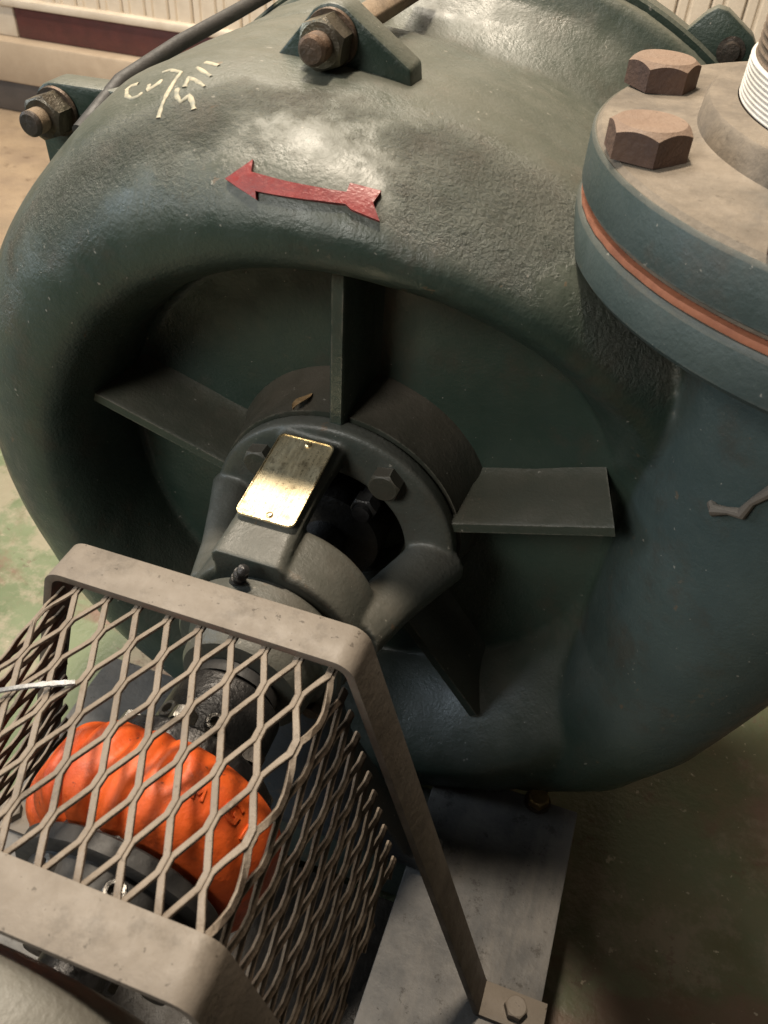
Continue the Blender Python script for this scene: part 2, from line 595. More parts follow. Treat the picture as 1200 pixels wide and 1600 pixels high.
# faces also wrap from last profile point to first: drop the wrap faces (axis core)
# neck of the discharge
CX, CY = .287, .022
nr = []
for z, cx, rx, ry, cyy in [(-.25, .165, .07, .07, .02), (-.20, .203, .074, .085, .02), (-.14, .232, .074, .094, .021), (-.07, .252, .075, .100, .022), (0, .264, .083, .103, CY),
                           (.06, .275, .094, .106, CY), (.12, .284, .1055, .109, CY), (.165, CX, .110, .111, CY), (.19, CX, .115, .115, CY), (.215, CX, .122, .122, CY)]:
    nr.append([(cx + rx * math.cos(2 * PI * j / 64), cyy + ry * math.sin(2 * PI * j / 64), z) for j in range(64)])
gn = G().rings(nr)


def remesh_union(name, geos, voxel, mat, parent, iters):
    gg = G()
    for q in geos:
        gg.add(q.v, q.f)
    o = gg.build(name, mat, parent, smooth=False)
    md = o.modifiers.new('rm', 'REMESH')
    md.mode = 'VOXEL'
    md.voxel_size = voxel
    md.use_smooth_shade = True
    sm = o.modifiers.new('sm', 'SMOOTH')
    sm.factor = .5
    sm.iterations = iters
    dg = bpy.context.evaluated_depsgraph_get()
    ev = o.evaluated_get(dg)
    me = bpy.data.meshes.new_from_object(ev)
    o.modifiers.clear()
    o.data = me
    me.name = name
    if not me.materials:
        me.materials.append(M[mat])
    return o


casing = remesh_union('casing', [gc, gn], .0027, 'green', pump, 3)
# slight unevenness of a sand casting
me = casing.data
nv = len(me.vertices)
co = np.empty(nv * 3)
me.vertices.foreach_get('co', co)
co = co.reshape(-1, 3)
no = np.empty(nv * 3)
me.vertices.foreach_get('normal', no)
no = no.reshape(-1, 3)
dsp = np.array([noise.noise(Vector(c) * 16) * .0011 + noise.noise(Vector(c) * 45) * .00045 for c in co])
me.vertices.foreach_set('co', (co + no * dsp[:, None]).ravel())
me.update()
bvh = BVHTree.FromPolygons([v.co for v in me.vertices], [p.vertices[:] for p in me.polygons])


def onto(x, z, y0=-.4):
    """point and normal where a line along +Y meets the casing"""
    h = bvh.ray_cast(Vector((x, y0, z)), Vector((0, 1, 0)))
    return h[0], h[1]


def onto_in(p, d=None):
    """nearest point on the casing"""
    h = bvh.find_nearest(Vector(p))
    return h[0], h[1]


# ribs of the front plate
for a in (90, 18, 162, 234, 306):
    t = R(a)
    d = Vector((math.cos(t), 0, math.sin(t)))
    s = Vector((-math.sin(t), 0, math.cos(t)))
    ro_ = .190 if a == 18 else .206
    half = [(.0135, .003), (.0095, -.0025), (.0072, -.009), (.006, -.022), (.0048, -.0485), (.0034, -.0505)]
    sec = half + [(-b, y) for b, y in half[::-1]]
    gg = G().rings([[d * (r - (max(0, .011 * (y + .05) / .05) if a == 18 and r > .17 else 0)) + s * b + Vector((0, y, 0)) for b, y in sec] for r in (.075, .12, .16, ro_)])
    gg.build('rib', 'green_rib', pump, angle=50)

# hub and adapter ring
hub = G().lathe([(.02, .004), (.098, .004), (.0955, -.004), (.092, -.012), (.089, -.036), (.0885, -.040), (.0885, -.0425), (.05, -.0425), (.05, -.02), (.02, -.02)], 96,
                ((0, 0, 0), (0, 1, 0))).build('hub', 'green_dirty', pump)
ring = G().lathe([(.052, -.03), (.0845, -.043), (.0865, -.0445), (.0868, -.055), (.0855, -.0565), (.0810, -.0575), (.056, -.0575), (.053, -.056), (.05, -.03)], 96,
                 ((0, 0, 0), (0, 1, 0)), close=True)
for a in (57, 133, 205, 330):
    t = R(a)
    p = Vector((.0705 * math.cos(t), -.0575, .0705 * math.sin(t)))
    bb = G().hexhead(p, (0, -1, 0), .019, .010, .2).build('ring_bolt', 'green_dirty', pump, angle=25)
    G().lathe([(.0001, 0), (.0125, 0), (.0125, .0018), (.0001, .0019)], 28, (p, (0, -1, 0))).build('washer', 'green_dirty', bb) if False else None

# gland and shaft inside the lantern opening
G().lathe([(.001, .0), (.036, .0), (.036, -.062), (.03, -.066), (.001, -.066)], 48, ((0, 0, 0), (0, 1, 0))).build('gland', 'shadeblack', pump)
gs = G().lathe([(.001, -.02), (.006, -.02), (.006, -.072), (.001, -.073)], 20, ((.026, 0, .037), (0, 1, 0))).build('gland_stud', 'darksteel', pump)
G().hexhead((.026, -.058, .037), (0, -1, 0), .016, .01, .1).build('nut', 'darksteel', gs, angle=25)
G().lathe([(.001, -.02), (.0165, -.02), (.0165, -.235), (.001, -.235)], 32, ((0, 0, 0), (0, 1, 0))).build('shaft', 'darksteel', pump)


# lantern arms
def arm_round(a0, a1, r0=.076, r1=.047, rad=(.021, .0195, .0185, .020)):
    pts = []
    for i, s in enumerate((0, .3, .65, 1)):
        a = R(a0 + (a1 - a0) * s)
        r = r0 + (r1 - r0) * s
        y = -.05 - .09 * s
        pts.append((r * math.cos(a), y, r * math.sin(a)))
    # resample
    P = [Vector(p) for p in pts]
    out, rr = [], []
    for i in range(3):
        for k in range(5):
            s = k / 5
            out.append(P[i].lerp(P[i + 1], s))
            rr.append(rad[i] * (1 - s) + rad[i + 1] * s)
    out.append(P[3])
    rr.append(rad[3])
    return G().tube(out, rr, 20, (1.0, .8))


arms = [arm_round(-4, 6), arm_round(170, 166, rad=(.016, .014, .013, .015)), arm_round(280, 280)]
# top arm: flat shelf that carries the nameplate, turned a little left of the vertical
A0 = R(99)
ur = Vector((0, 0, 1))
us = Vector((1, 0, 0))
XA = -.0125
secs = []
for y, top, hw, th in ((-.050, .0785, .0245, .020), (-.062, .0775, .0225, .018), (-.09, .0725, .0205, .016), (-.118, .068, .0205, .016), (-.136, .0645, .0215, .02), (-.1545, .0605, .023, .02)):
    c = Vector((XA, y, 0))
    pr_ = [(-hw, top - .004), (-hw + .004, top), (hw - .004, top), (hw, top - .004), (hw * .9, top - th), (-hw * .9, top - th)]
    secs.append([c + us * a + ur * b for a, b in pr_])
toparm = G().rings(secs)

# nameplate
pc = Vector((XA, -.0975, 0)) + ur * .0733
pdir = (Vector((0, -.118, 0)) + ur * .068 - (Vector((0, -.062, 0)) + ur * .0775)).normalized()
pn = us.cross(pdir)
if pn.z < 0:
    pn = -pn
hw, hl, rc = .0183, .0335, .004
outl = []
for cxx, cyy, a0 in ((hw - rc, hl - rc, 0), (-hw + rc, hl - rc, 90), (-hw + rc, -hl + rc, 180), (hw - rc, -hl + rc, 270)):
    for k in range(6):
        a = R(a0 + 18 * k)
        outl.append((cxx + rc * math.cos(a), cyy + rc * math.sin(a)))
fr = (pc + pn * .0012, us, -pdir, pn)
plate = G().prism(outl, fr, 0, .0010).build('nameplate', 'brass', pump)
plate['label'] = 'worn brass nameplate with rounded corners and faint engraving'
gr = G()
n_ = len(outl)
o_, u_, w_, nn_ = fr
ra = [[o_ + u_ * a * s + w_ * b * s2 + nn_ * h for a, b in outl] for s, s2, h in ((1.0, 1.0, .0009), (1.0, 1.0, .0016), (.955, .975, .0016), (.955, .975, .0009))]
gr.rings(ra, cap=False, close=True)
gr.build('rim', 'brass_rim', plate)
for sgn in (-1, 1):
    p = pc + pn * .0022 - pdir * (hl - .0045) * sgn + us * .002
    G().lathe([(.0021, 0), (.0021, .0006), (.0014, .0013), (.0002, .0015)], 16, (p, pn)).build('rivet', 'brass_rim', plate)

# bearing housing, cap, nose
housing = G().lathe([(.02, -.112), (.050, -.112), (.0545, -.115), (.0565, -.119), (.0565, -.150), (.0555, -.1535), (.052, -.1545), (.02, -.1545)], 80, ((0, 0, 0), (0, 1, 0)))
remesh_union('bearing_frame', [ring, toparm, housing] + arms, .0015, 'greyhouse', pump, 5)
cap = G().lathe([(.012, -.1546), (.0475, -.1546), (.0475, -.160), (.052, -.1602), (.0525, -.171), (.0505, -.1735), (.044, -.175), (.0405, -.179), (.0385, -.192), (.036, -.196), (.030, -.1975), (.012, -.1975)], 72, ((0, 0, 0), (0, 1, 0))).build('bearing_cap', 'greyhouse', pump)
for k in range(4):
    t = R(50 + 90 * k)
    G().hexhead((.0475 * math.cos(t) * .98, -.174, .0475 * math.sin(t) * .98), (0, -1, 0), .010, .006, .2).build('cap_bolt', 'stud', cap, angle=25)
G().lathe([(.0168, -.1976), (.026, -.1976), (.026, -.205), (.0168, -.2065)], 40, ((0, 0, 0), (0, 1, 0)), ).build('oil_seal', 'rubber', pump)
# grease nipple
gp = Vector((-.014, -.163, .0515))
ga = Vector((.45, -.25, 1)).normalized()
gn_ = G().lathe([(.0042, -.004), (.0042, .003), (.0030, .0035), (.0030, .006), (.0043, .0065), (.0043, .0095), (.0028, .0105), (.0026, .0125), (.0034, .0135), (.0034, .0155), (.0012, .0172), (.0002, .0174)], 18, (gp, ga)).build('grease_nipple', 'darksteel', pump)
# bearing support foot
gf = G()
for_ = [(-.03, -.05), (.03, -.05), (.045, -.12), (.10, -.225), (.125, -.2305), (.125, ZB + .001), (-.125, ZB + .001), (-.125, -.2305), (-.10, -.225), (-.045, -.12)]
gf.prism(for_, ((0, -.150, 0), (1, 0, 0), (0, 0, 1), (0, 1, 0)), 0, .026)
gf.build('support_foot', 'bluegrey', pump, bevel=.003)


# casing lugs with tie rods
def lug(angd, rbase, rstud, y=.032, th=.022, half=.044, rod=.20):
    a = R(angd)
    ur = Vector((math.cos(a), 0, math.sin(a)))
    us = Vector((math.sin(a), 0, -math.cos(a)))
    h = rstud - rbase
    rr = .0172
    outl = [(half, -.012), (half, .0)]
    for k in range(7):
        q = R(38 + (142 - 38) * k / 6)
        outl.append((rr * math.cos(q), h + rr * math.sin(q)))
    outl += [(-half, .0), (-half, -.012)]
    lg = G().prism(outl, (ur * rbase + Vector((0, y, 0)), us, ur, (0, 1, 0)), 0, th).build('lug', 'green', pump, bevel=.002)
    c = ur * rstud
    st = G().lathe(thread(0, (0, 1, 0), .0078, .062, .0022)[:-1] + [(.0078, .062), (.0078, rod)], 28, (c + Vector((0, y - .029, 0)), (0, 1, 0))).build('tie_rod', 'rustrod', lg, angle=60)
    G().lathe([(.0001, -.0005), (.0062, 0), (.0078, .0015), (.0078, .003)], 28, (c + Vector((0, y - .0305, 0)), (0, 1, 0))).build('rod_end', 'stud', lg)
    G().hexhead(c + Vector((0, y - .0032, 0)), (0, -1, 0), .0245, .0150, .35).build('nut', 'steel_nut', lg, angle=25)
    G().lathe([(.009, -.0001), (.0148, -.0001), (.0153, -.001), (.0148, -.0032), (.009, -.0032)], 36, (c + Vector((0, y, 0)), (0, 1, 0)), close=True).build('washer', 'stud', lg)
    return lg


lug(97.5, .268, .2835)
lug(136.5, .293, .313, rod=.06)
lug(15 + 160 + 15, .30, .322) if False else None

# rear cover behind the casing, with its black gasket
G().lathe([(.05, .2432), (.2925, .2432), (.2925, .2475), (.05, .2475)], 120, ((0, 0, 0), (0, 1, 0))).build('cover_gasket', 'rubber', pump)
rc_ = G().lathe([(.02, .2476), (.298, .2476), (.300, .250), (.300, .266), (.297, .269), (.27, .2695), (.2, .30), (.12, .33), (.02, .33)], 128, ((0, 0, 0), (0, 1, 0))).build('rear_cover', 'green', pump)
# slotted ear of the rear cover
a = R(55.0)
ur2 = Vector((math.cos(a), 0, math.sin(a)))
for angd in (57.,):
    a = R(angd)
    ur2 = Vector((math.cos(a), 0, math.sin(a)))
    us2 = Vector((math.sin(a), 0, -math.cos(a)))
    w2 = .022
    ol = [(-w2 - .006, -.02), (-w2, .018), (-w2 + .003, .025), (-w2 + .010, .028), (w2 - .010, .028), (w2 - .003, .025), (w2, .018), (w2 + .006, -.02)]
    G().prism(ol, (ur2 * .296 + Vector((0, .2505, 0)), us2, ur2, (0, 1, 0)), 0, .014).build('cover_ear', 'green', rc_, bevel=.0012)
    G().lathe([(.0001, .0005), (.0088, 0), (.0095, -.0012), (.0065, -.0016), (.006, -.006), (.0001, -.0065)], 24, (ur2 * .309 + us2 * .008 + Vector((0, .2505, 0)), (0, 1, 0))).build('ear_stud', 'stud', rc_)

# pedestal under the casing
G().box((-.09, .0, ZF + .001), (.09, .13, -.285)).build('pedestal', 'green', pump, bevel=.006)

# discharge flange (casting of the pump)
G().lathe([(.105, .2115), (.150, .2115), (.1725, .2125), (.175, .2155), (.175, .233), (.1735, .2355), (.105, .2355)], 128, ((CX, CY, 0), (0, 0, 1)), close=True).build('discharge_flange', 'green2', pump)

# raised red arrow on the casing: outline in (angle, radius) round the shaft
def tri_patch(name, poly, step, mat, lift, parent, project):
    """fill a 2-D polygon with a fine grid, press it onto the casing, give it thickness"""
    xs = [p[0] for p in poly]
    ys = [p[1] for p in poly]
    bm = bmesh.new()
    vs = [bm.verts.new((p[0], p[1], 0)) for p in poly]
    bm.faces.new(vs)
    x = min(xs) + step
    while x < max(xs):
        bmesh.ops.bisect_plane(bm, geom=bm.verts[:] + bm.edges[:] + bm.faces[:], plane_co=(x, 0, 0), plane_no=(1, 0, 0))
        x += step
    y = min(ys) + step
    while y < max(ys):
        bmesh.ops.bisect_plane(bm, geom=bm.verts[:] + bm.edges[:] + bm.faces[:], plane_co=(0, y, 0), plane_no=(0, 1, 0))
        y += step
    bmesh.ops.triangulate(bm, faces=bm.faces[:])
    bm.verts.ensure_lookup_table()
    bm.verts.index_update()
    top, bot = [], []
    for v in bm.verts:
        p, n = project(v.co.x, v.co.y)
        top.append(p + n * lift)
        bot.append(p - n * .002)
    k = len(top)
    faces = [tuple(v.index for v in f.verts) for f in bm.faces]
    allf = faces + [tuple(i + k for i in f[::-1]) for f in faces]
    for e in bm.edges:
        if e.is_boundary:
            a_, b_ = e.verts[0].index, e.verts[1].index
            allf.append((a_, b_, b_ + k, a_ + k))
    bm.free()
    return obj(name, top + bot, allf, mat, parent, angle=40)


ARROW = None  # set below


def proj_xz(x, z):
    p, n = onto(x, z)
    return p, n


# outline in x,z on the front of the casing (mm)
arrow = [(-51.4, 236.7), (-40.2, 244.7), (-38.9, 240.8), (10.5, 238.9), (10.6, 241.8), (26.2, 240.1), (24.4, 236.4), (29.8, 230.7), (15.2, 233.5), (11.7, 235.1), (-33.8, 234.7), (-32.7, 231.8)]
tri_patch('direction_arrow', [(a / 1000, b / 1000) for a, b in arrow], .004, 'red', .0026, pump, proj_xz)['label'] = 'raised red arrow pointing left'


# hand-written marks in pale paint marker, ribbons pressed onto the casing
def ribbon(pts, w, parent):
    P = [Vector(p) / 1000 for p in pts]
    Q = []
    for i in range(len(P) - 1):
        m = max(2, int((P[i + 1] - P[i]).length / .0012))
        Q += [P[i].lerp(P[i + 1], k / m) for k in range(m)]
    Q.append(P[-1])
    v, f = [], []
    S = [onto_in(p) for p in Q]
    pts3 = [s[0] for s in S]
    for i, (p, n) in enumerate(S):
        d = (pts3[min(i + 1, len(S) - 1)] - pts3[max(i - 1, 0)]).normalized()
        sd = n.cross(d).normalized()
        ww = w * (.75 + .35 * noise.noise(p * 300))
        for a_, h in ((-1, .0001), (-.7, .0006), (.7, .0006), (1, .0001)):
            q, _ = onto_in(p + sd * ww * a_)
            v.append(q + n * h)
    for i in range(len(S) - 1):
        for j in range(3):
            f.append((i * 4 + j, i * 4 + j + 1, i * 4 + j + 5, i * 4 + j + 4))
    return obj('paint_stroke', v, f, 'chalk', parent, angle=80)


STROKES = [
    ([ (-126.1, -0.6, 259.9), (-121.9, 1.5, 261.3), (-111.5, -4.6, 262.5), (-110.7, -14.3, 260.1), (-109.5, -25.3, 256.6), (-107.5, -35.0, 253.0), (-105.7, -42.1, 249.8) ], .0018),
    ([ (-144.7, -10.5, 251.5), (-140.0, -18.2, 250.8), (-134.1, -22.5, 251.1), (-130.3, -21.7, 252.4), (-129.1, -18.8, 253.8) ], .0018),
    ([ (-145.3, -10.9, 251.2), (-143.7, -7.0, 252.8), (-138.5, -7.2, 254.5) ], .0018),
    ([ (-126.8, -17.7, 254.8), (-124.5, -16.0, 256.0), (-121.9, -13.2, 257.6), (-121.4, -9.7, 258.8) ], .0018),
    ([ (-128.3, -12.2, 256.2), (-126.3, -17.2, 255.1) ], .0018),
    ([ (-104.9, -21.3, 259.1), (-102.1, -27.3, 257.5), (-97.2, -32.3, 256.4), (-95.8, -30.5, 257.4), (-94.4, -27.3, 258.9), (-89.8, -32.4, 257.4), (-86.5, -37.6, 255.6) ], .0018),
    ([ (-100.9, -20.6, 260.1), (-103.0, -11.5, 262.4), (-97.3, -14.1, 262.5), (-88.9, -20.0, 262.0) ], .0018),
    ([ (-103.9, -0.1, 264.7), (-97.6, -4.6, 264.7), (-90.4, -9.5, 264.3) ], .0018),
    ([ (-102.4, 7.0, 265.9), (-97.5, 5.2, 266.3), (-92.1, 3.1, 266.5) ], .0018),
]

# ------------------------------------------------------------------ companion flange
cf = thing('companion_flange', 'dusty round threaded pipe flange with rusty hex bolts on the pump outlet', 'flange', (CX, CY, .2362))
cf_b = G().lathe([(.105, .0), (.1665, .0), (.1725, .0015), (.174, .0045), (.1735, .027), (.1705, .0305), (.128, .0325), (.1255, .0335), (.1245, .0445), (.1232, .0462), (.1105, .0468), (.1095, .044), (.1095, .0)], 128, ((0, 0, .0036), (0, 0, 1)), close=True).build('flange_body', 'dust_top', cf)
# the turned rim keeps its green-grey paint
G().lathe([(.1735, .0035), (.1748, .0045), (.1746, .0265), (.1732, .0285), (.1715, .0278), (.1715, .004)], 128, ((0, 0, .0036), (0, 0, 1)), close=True).build('painted_rim', 'green2', cf)
G().lathe([(.11, .0), (.1735, .0), (.1738, .0016), (.1735, .0033), (.11, .0033)], 128, ((0, 0, 0), (0, 0, 1)), close=True).build('gasket', 'gasket', cf)
for v in bpy.data.objects['gasket'].data.vertices:
    k_ = 1 + .004 * noise.noise(v.co * 40) + .003 * noise.noise(v.co * 130)
    v.co.x *= k_
    v.co.y *= k_
for k, ab in enumerate((161, 203, 242, 286, 331, 16, 61, 110)):
    t = R(ab)
    p = Vector((.157 * math.cos(t), .157 * math.sin(t), .0352))
    b = G().hexhead(p, (0, 0, 1), .0335, .0140, random.uniform(0, 1)).build('flange_bolt', 'rustbolt', cf, angle=25)

# ------------------------------------------------------------------ pipe nipple
pipe = thing('threaded_pipe', 'brown threaded steel pipe wrapped in white thread tape, standing in the flange', 'pipe', (CX, CY, .2850))
prof = []
for i in range(0, 30 * 4):
    z = -.03 + i * .0033 / 4
    prof.append((.1085 - .0012 * (.5 - .5 * math.cos(2 * PI * (i % 4) / 4)) - z * .012, z))
prof += [(.1065, .075), (.1065, .30), (.100, .30), (.100, -.03)]
G().lathe(prof, 120, ((0, 0, .0), (0, 0, 1)), close=True).build('pipe_body', 'pipe', pipe, angle=70)
prof = []
nt = 44
for i in range(nt + 1):
    z = .0015 + .017 * i / nt
    prof.append((.1094 + .0008 * abs(math.sin(i * .62)) - z * .012, z))
prof += [(.1088, .0192), (.1074, .019), (.1075, .0012)]
G().lathe(prof, 120, ((0, 0, 0), (0, 0, 1)), close=True).build('thread_tape', 'tape', pipe, angle=70)

# ------------------------------------------------------------------ coupling
cp = thing('shaft_coupling', 'orange rubber shaft coupling with black steel hubs inside the mesh guard', 'coupling', (0, -.2885, 0))


def couple_r(t, s):
    """s in -1..1 across the width"""
    dome = max(0.0, 1 - abs(s) ** 2.8) ** .55
    r = .0435 + .0205 * dome

    def d_(deg):
        return math.atan2(math.sin(t - R(deg)), math.cos(t - R(deg)))
    for ts in (122, 302):                      # split between the two halves, with raised lips
        d = d_(ts)
        r -= .0120 * math.exp(-(d / .045) ** 2)
        r += .0032 * (math.exp(-((d - .13) / .06) ** 2) + math.exp(-((d + .13) / .06) ** 2)) * dome
    for ts, amp, wd in ((101, .0070, .075), (85, .0042, .05), (150, .0055, .07), (172, .0045, .08), (200, .003, .08), (-20, .004, .08), (-60, .004, .08), (230, .004, .08), (265, .004, .08)):
        d = d_(ts)
        e = math.exp(-(d / wd) ** 2)
        r -= amp * e * (.45 + .55 * min(1, abs(s) * 1.4))
    d = d_(76)
    r -= .0055 * math.exp(-(d / .055) ** 2 - ((s - .2) / .26) ** 2)
    return r


W = .0265
NS, NTT = 40, 220
rings = []
for i in range(NTT):
    t = 2 * PI * i / NTT
    rr = []
    for j in range(NS + 1):
        s = -1 + 2 * j / NS
        s = math.sin(s * PI / 2)
        r = couple_r(t, s)
        rr.append((r * math.cos(t), s * W, r * math.sin(t)))
    rr.append((.03 * math.cos(t), W, .03 * math.sin(t)))
    rr.append((.03 * math.cos(t), -W, .03 * math.sin(t)))
    rings.append(rr)
elem = G().rings(rings, cap=False, close=True).build('rubber_element', 'orange', cp, angle=75)


def emboss(body, size, t0, s0, rot):
    cu = bpy.data.curves.new('lt', 'FONT')
    cu.body = body
    cu.size = size
    cu.extrude = .0008
    cu.bevel_depth = .00025
    cu.align_x = 'CENTER'
    cu.align_y = 'CENTER'
    to = bpy.data.objects.new('lt', cu)
    COL.objects.link(to)
    dg = bpy.context.evaluated_depsgraph_get()
    m = bpy.data.meshes.new_from_object(to.evaluated_get(dg))
    bpy.data.objects.remove(to)
    bpy.data.curves.remove(cu)
    cr, sr = math.cos(rot), math.sin(rot)
    for v in m.vertices:
        a_, b_, h = v.co
        u = a_ * cr - b_ * sr
        w = a_ * sr + b_ * cr
        t = t0 - u / .063
        s = s0 + w / W
        r = couple_r(t, max(-.98, min(.98, s))) + h
        v.co = (r * math.cos(t), s * W, r * math.sin(t))
    m.materials.clear()
    m.materials.append(M['orange'])
    o = bpy.data.objects.new('raised_lettering', m)
    COL.objects.link(o)
    o.parent = elem
    return o


emboss('G', .014, R(46), .08, R(-8))
emboss('N', .011, R(34), -.08, R(-8))
emboss('M', .008, R(62), -.02, R(10))
G().lathe([(.02, -.0275), (.050, -.0275), (.052, -.029), (.052, -.0365), (.050, -.038), (.044, -.0382), (.043, -.052), (.041, -.054), (.02, -.054)], 72, ((0, 0, 0), (0, 1, 0))).build('clamp_plate', 'rubber', cp)
for sg in (1, -1):
    gh = G().lathe([(.0168, sg * .012), (.044, sg * .012), (.0465, sg * .0275), (.0465, sg * .0345), (.0445, sg * .0365), (.034, sg * .0372), (.032, sg * .041), (.031, sg * (.0548 if sg < 0 else .078)), (.029, sg * (.0565 if sg < 0 else .080)), (.0168, sg * (.0565 if sg < 0 else .080))], 64, ((0, 0, 0), (0, 1, 0)))
    hb = gh.build('coupling_hub', 'darksteel', cp)
    for k in range(6):
        t = R(34 + 60 * k)
        z0 = .0373 if sg > 0 else .0546
        rr_ = .0395 if sg > 0 else .0365
        c = Vector((rr_ * math.cos(t), sg * z0, rr_ * math.sin(t)))
        G().hexhead(c, (0, sg, 0), .012, .008, .1).build('hub_bolt', 'brightsteel' if k % 3 else 'stud', hb, angle=25)
    for td in (72, 118):
        d = Vector((math.cos(R(td)), 0, math.sin(R(td))))
        c = d * (.029 if sg > 0 else .0405) + Vector((0, sg * (.048 if sg > 0 else .046), 0))
        G().lathe([(.0055, 0), (.0055, .006), (.0048, .007), (.0030, .007), (.0028, .003), (.0002, .003)], 20, (c, d)).build('set_screw', 'brightsteel', hb)

# ------------------------------------------------------------------ motor
mo = thing('electric_motor', 'grey rounded electric motor end behind the near strap of the guard', 'motor', (0, -.3735, ZB))
zc = -ZB
G().lathe([(.012, .004), (.030, .004), (.034, .0), (.076, -.001), (.085, -.004), (.0905, -.010), (.0925, -.02), (.0925, -.06), (.096, -.062), (.096, -.075), (.02, -.075)], 96, ((0, 0, zc), (0, 1, 0))).build('end_bell', 'motor', mo)
G().lathe([(.02, -.0755), (.094, -.0755), (.094, -.40), (.02, -.40)], 96, ((0, 0, zc), (0, 1, 0))).build('stator_frame', 'motor', mo)
G().lathe([(.001, .07), (.0165, .07), (.0165, -.02), (.001, -.02)], 32, ((0, 0, zc), (0, 1, 0))).build('shaft', 'darksteel', mo)
for k in range(28):
    t = 2 * PI * k / 28
    d = Vector((math.cos(t), 0, math.sin(t)))
    if d.z < -.6:
        continue
    s = Vector((-d.z, 0, d.x))
    c = Vector((0, 0, zc))
    gg = G().rings([[c + d * .093 + s * .002 + Vector((0, y, 0)), c + d * .108 + s * .0013 + Vector((0, y, 0)), c + d * .108 - s * .0013 + Vector((0, y, 0)), c + d * .093 - s * .002 + Vector((0, y, 0))] for y in (-.078, -.395)])
    gg.build('cooling_fin', 'motor', mo)
for y in (-.10, -.34):
    for sx in (-1, 1):
        G().prism([(0.03, .17), (.085, .175), (.1, .06), (.135, .018), (.135, .0005), (.05, .0005)] if sx > 0 else [(-.03, .17), (-.085, .175), (-.1, .06), (-.135, .018), (-.135, .0005), (-.05, .0005)],
                  ((0, y, 0), (1, 0, 0), (0, 0, 1), (0, 1, 0)), -.03, .03).build('mounting_foot', 'motor', mo, bevel=.003)

# ------------------------------------------------------------------ guard
ZG, XG = .100, .0755
XF = .1785
gd = thing('coupling_guard', 'brown expanded metal coupling guard with bent strap frames, bolted to the base plate', 'guard', (0, -.29, ZB))
gz = -ZB
GY = .29


def arc_path(pts, rads, n=7):
    out = []
    for i, p in enumerate(pts):
        p = Vector(p)
        if i == 0 or i == len(pts) - 1:
            out.append(p)
            continue
        a = (Vector(pts[i - 1]) - p).normalized()
        b = (Vector(pts[i + 1]) - p).normalized()
        ang = a.angle(b)
        r = rads[i]
        d = r / math.tan(ang / 2)
        p0, p1 = p + a * d, p + b * d
        c = p + (a + b).normalized() * (r / math.sin(ang / 2))
        v0, v1 = p0 - c, p1 - c
        tot = v0.angle(v1)
        for k in range(n + 1):
            t = k / n
            out.append(c + (v0 * math.sin((1 - t) * tot) + v1 * math.sin(t * tot)) / math.sin(tot))
    return out


def strap(y0, y1):
    th = .0042
    path = arc_path([(XF + .047, 0, ZB + .0001), (XF, 0, ZB + .0001), (XG, 0, ZG - th), (-XG, 0, ZG - th), (-XF, 0, ZB + .0001), (-XF - .047, 0, ZB + .0001)],
                    [0, .003, .007, .007, .003, 0])
    secs = []
    for i, p in enumerate(path):
        d = (path[min(i + 1, len(path) - 1)] - path[max(i - 1, 0)]).normalized()
        n = Vector((d.z, 0, -d.x))
        a = p
        b = p + n * th
        secs.append([Vector((q.x, yy + GY, q.z + gz)) for q, yy in ((a, y0), (b, y0), (b, y1), (a, y1))])
    return G().rings(secs).build('strap_frame', 'strap', gd, angle=40, bevel=.0007, seg=2)


st1 = strap(-.2315, -.2085)
st2 = strap(-.3765, -.3535)
for s_, yy in ((st1, -.22), (st2, -.365)):
    for sx in (-1, 1):
        c = Vector((sx * (XF + .026), yy + GY, .0045))
        G().hexhead(c, (0, 0, 1), .014, .0075, .5).build('foot_bolt', 'strap', s_, angle=25)

# expanded metal: one slit and stretched sheet, folded over the frame
S, L2 = .0165, .0208
sl = .168
sd = Vector((.0375, 0, -.165)).normalized()     # down the right side
rb = .008


def sheet(u, v):
    """u = 0 on the ridge line, returns point and outward normal"""
    zt = ZG - .006
    xe = XG - .004
    sg = 1 if u >= 0 else -1
    a = abs(u)
    ang = math.acos(sd.x)
    arc = rb * ang
    flat_ = xe - rb * math.tan(ang / 2)
    if a <= flat_:
        p, n = Vector((a, v, zt)), Vector((0, 0, 1))
    elif a <= flat_ + arc:
        q = (a - flat_) / rb
        p = Vector((flat_ + rb * math.sin(q), v, zt - rb + rb * math.cos(q)))
        n = Vector((math.sin(q), 0, math.cos(q)))
    else:
        q = ang
        p0 = Vector((flat_ + rb * math.sin(q), v, zt - rb + rb * math.cos(q)))
        p = p0 + sd * (a - flat_ - arc)
        n = Vector((math.sin(q), 0, math.cos(q)))
    p.x *= sg
    n.x *= sg
    return p, n


XPH = .0456
V0 = -.2522


